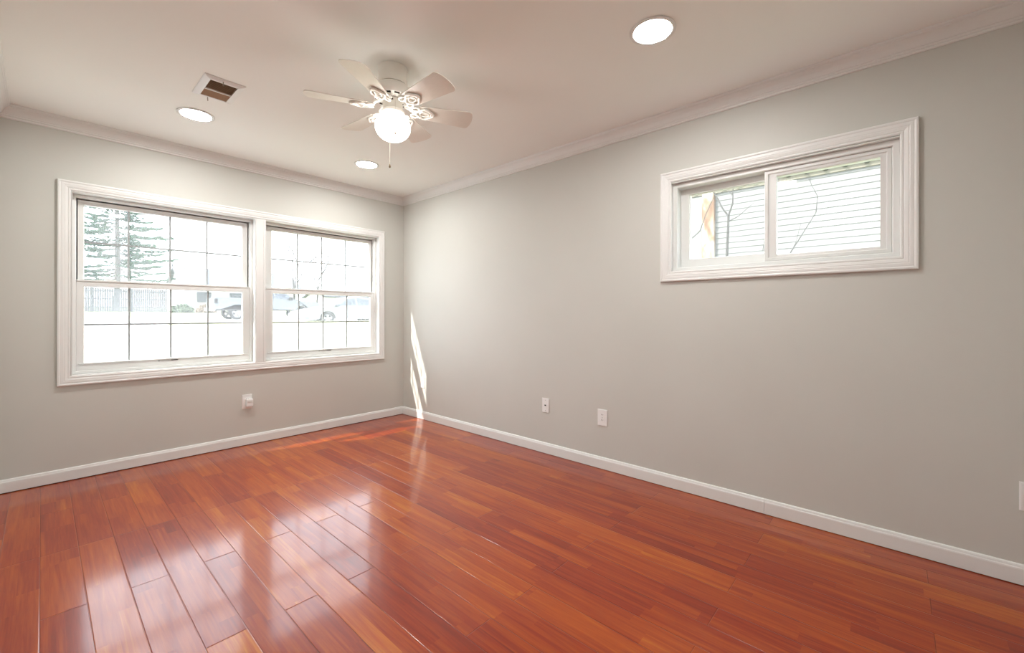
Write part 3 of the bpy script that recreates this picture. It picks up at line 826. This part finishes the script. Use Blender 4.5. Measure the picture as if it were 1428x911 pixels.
# sedan, faces -x
sd = thing('sedan_car', 'white sedan facing left at the kerb, seen in the lower right window', 'car', (7.42, 16.55, .575))
half = .88
W1, W2 = (-1.16, .33), (1.52, .33)
out = arch_outline([(2.30, .55), (2.28, .88), (2.15, .98), (1.55, 1.00), (.9, .98), (-.75, .93), (-1.35, .86), (-2.05, .72), (-2.27, .58), (-2.31, .40)], -2.26, 2.26, .22, [W1, W2], .39)
bm = bmesh.new(); body(bm, out, half, .06, .6, 1.0); obj('body', bm, M['sedan'], sd)
rf = [(-.98, .90), (-.60, 1.10), (-.15, 1.33), (.10, 1.41), (.55, 1.435), (1.05, 1.37), (1.45, 1.20), (1.80, 1.0), (.9, .97), (-.75, .92)]
bm = bmesh.new(); body(bm, rf, half-.07, .20, .95, 1.43); obj('roof', bm, M['sedan'], sd)
side_panel(sd, [(-.58, .99), (.30, .99), (.30, 1.34), (.08, 1.33), (-.18, 1.25)], half-.07, .20, .95, 1.43, 'front_window', M['carglass'])
side_panel(sd, [(.38, .99), (1.22, 1.01), (1.42, 1.14), (1.05, 1.28), (.60, 1.35), (.38, 1.35)], half-.07, .20, .95, 1.43, 'rear_window', M['carglass'])
bm = bmesh.new(); box(bm, -.78, -.62, -half-.14, -half+.04, .93, 1.05); bevel(bm, .02, 1); obj('mirror', bm, M['carglass'], sd)
for x in (.14, 1.12):
    bm = bmesh.new(); box(bm, x, x+.16, -half-.02, -half+.01, .80, .835); bevel(bm, .006, 1); obj('door_handle', bm, M['rim'], sd)
side_panel(sd, [(-2.22, .60), (-1.80, .72), (-1.72, .66), (-2.10, .54)], half, .06, .6, 1.0, 'headlight', M['rim'])
side_panel(sd, [(-2.20, .34), (-1.98, .34), (-2.0, .41), (-2.22, .41)], half, .06, .6, 1.0, 'fog_light', M['carglass'])
for wx, _ in (W1, W2):
    for s in (-1, 1): wheel(sd, wx, s*(half-.11), .325, .2)

# ------------------------------------------------------------------ neighbouring house seen through the slider window
NX = 5.85
nb = thing('neighbour_house', 'neighbouring house wall of white lap siding under a cream soffit, beyond the slider window', 'house', (NX, -3.0, .2))
def nz(z): return z-.2
bm = bmesh.new()
z = .35; poly = []
while z < 3.42:
    zz = min(z+.1013, 3.45)
    prism(bm, [(0, nz(z)), (-.016, nz(z)), (-.002, nz(zz)), (0, nz(zz))], -9.0+3.0, -1.60+3.0, lambda a, b, h: (a, h, b))
    z += .1013
obj('siding', bm, M['siding'], nb)
bm = bmesh.new(); box(bm, 0, .15, -6.0, 5.2, nz(.2), nz(3.9)); obj('wall_backing', bm, M['siding'], nb)
bm = bmesh.new(); box(bm, -.03, 0, -1.36+3.0, .2+3.0, nz(.3), nz(3.42)); o = obj('plain_panel', bm, M['siding'], nb); o['label'] = 'smooth white panel left of the rusty post'
bm = bmesh.new(); box(bm, -.135, 0, -6.0, 5.2, nz(3.58), nz(3.64)); box(bm, -.045, -.0, -6.0, 5.2, nz(3.43), nz(3.58)); box(bm, -.15, -.135, -6.0, 5.2, nz(3.565), nz(3.72)); obj('soffit', bm, M['soffit'], nb)
pm = om('peeling_post', (.3, .2, .12))
nt = pm.node_tree; tcn = nt.nodes.new('ShaderNodeTexCoord'); nn = nt.nodes.new('ShaderNodeTexNoise'); mpp = nt.nodes.new('ShaderNodeMapping'); mpp.inputs['Scale'].default_value = (1, 1, .45)
nt.links.new(tcn.outputs['Object'], mpp.inputs[0]); nt.links.new(mpp.outputs[0], nn.inputs['Vector'])
nn.inputs['Scale'].default_value = 5; nn.inputs['Detail'].default_value = 5
rp = nt.nodes.new('ShaderNodeValToRGB'); rp.color_ramp.elements[0].position = .44; rp.color_ramp.elements[0].color = (.13, .07, .04, 1)
rp.color_ramp.elements[1].position = .58; rp.color_ramp.elements[1].color = (.32, .29, .25, 1)
a_ = rp.color_ramp.elements.new(.50); a_.color = (.19, .12, .075, 1)
nt.links.new(nn.outputs[0], rp.inputs[0]); nt.links.new(rp.outputs[0], nt.nodes['Principled BSDF'].inputs['Base Color'])
bm = bmesh.new(); box(bm, -.12, -.031, -1.60+3.0-.0, -1.38+3.0, nz(.3), nz(3.44)); bevel(bm, .01, 1); o = obj('corner_post', bm, pm, nb); o['label'] = 'rust-stained peeling corner post'
for k in range(-6, 15):
    y = -1.236-.2575*k
    bm = bmesh.new(); lathe(bm, [(0, .03), (.028, .026), (.036, .0), (.030, -.018), (0, -.026)], (-.078, y+3.0, nz(3.495)), 10)
    box(bm, -.078, -.04, y+3.0-.01, y+3.0+.01, nz(3.48), nz(3.51))
    o = obj('soffit_hook', bm, M['cleat'], nb)

# bare saplings in the side yard
def sap(name, base, paths, label):
    bm = bmesh.new()
    for pts, r0, r1 in paths:
        n = len(pts); tube(bm, pts, [r0+(r1-r0)*i/(n-1) for i in range(n)], 6)
    o = obj(name, bm, M['twig']); return tag(o, label, 'shrub')
SX = 4.6
sap('bare_sapling', None, [
    ([(SX, -2.10, .33), (SX, -2.12, 1.4), (SX+.02, -2.13, 2.05), (SX, -2.15, 2.45), (SX, -2.16, 2.72)], .024, .018),
    ([(SX, -2.16, 2.70), (SX, -2.06, 2.86), (SX+.03, -1.99, 3.02), (SX, -1.90, 3.18), (SX-.02, -1.78, 3.28)], .015, .007),
    ([(SX, -2.16, 2.72), (SX, -2.22, 2.90), (SX, -2.22, 3.05), (SX, -2.23, 3.25), (SX, -2.20, 3.6)], .014, .006),
    ([(SX, -2.22, 3.02), (SX, -2.14, 3.14), (SX, -2.12, 3.3)], .007, .004),
    ([(SX, -2.15, 2.62), (SX, -2.30, 2.68), (SX, -2.52, 2.86)], .009, .004)],
    'bare forked sapling before the white siding, seen in the left pane of the slider window')
sap('bare_sapling', None, [
    ([(SX+.3, -.9, .33), (SX+.3, -1.05, 1.6), (SX+.3, -1.18, 2.25)], .014, .011),
    ([(SX+.3, -1.18, 2.25), (SX+.3, -1.42, 2.42), (SX+.3, -1.62, 2.58), (SX+.3, -1.72, 2.86), (SX+.3, -1.86, 3.16), (SX+.3, -2.02, 3.2)], .010, .004),
    ([(SX+.3, -1.18, 2.25), (SX+.3, -1.22, 2.7), (SX+.3, -1.24, 3.1)], .007, .003)],
    'thin bare branching shrub just right of the rusty corner post')
sap('bare_sapling', None, [
    ([(SX, -2.76, .33), (SX, -2.74, 1.5), (SX, -2.66, 2.16), (SX, -2.76, 2.40)], .012, .009),
    ([(SX, -2.76, 2.40), (SX, -2.72, 2.70), (SX, -2.80, 3.0), (SX, -2.90, 3.3)], .008, .005),
    ([(SX, -2.72, 2.55), (SX, -2.69, 2.8), (SX, -2.82, 3.08)], .006, .004),
    ([(SX, -2.76, 2.40), (SX, -2.66, 2.25), (SX, -2.62, 2.0)], .006, .003)],
    'spindly bare stems behind the centre bar of the slider window')
sap('bare_sapling', None, [
    ([(SX+.2, -2.95, .33), (SX+.2, -2.92, 1.5), (SX+.2, -2.93, 2.0), (SX+.2, -3.10, 2.30), (SX+.2, -3.28, 2.62)], .012, .006),
    ([(SX+.2, -3.28, 2.62), (SX+.2, -3.30, 2.85), (SX+.2, -3.22, 3.05), (SX+.2, -3.15, 3.3)], .007, .004),
    ([(SX+.2, -2.93, 2.0), (SX+.2, -3.03, 2.2), (SX+.2, -3.10, 2.5)], .005, .003)],
    'slanting bare stem in the right pane of the slider window')
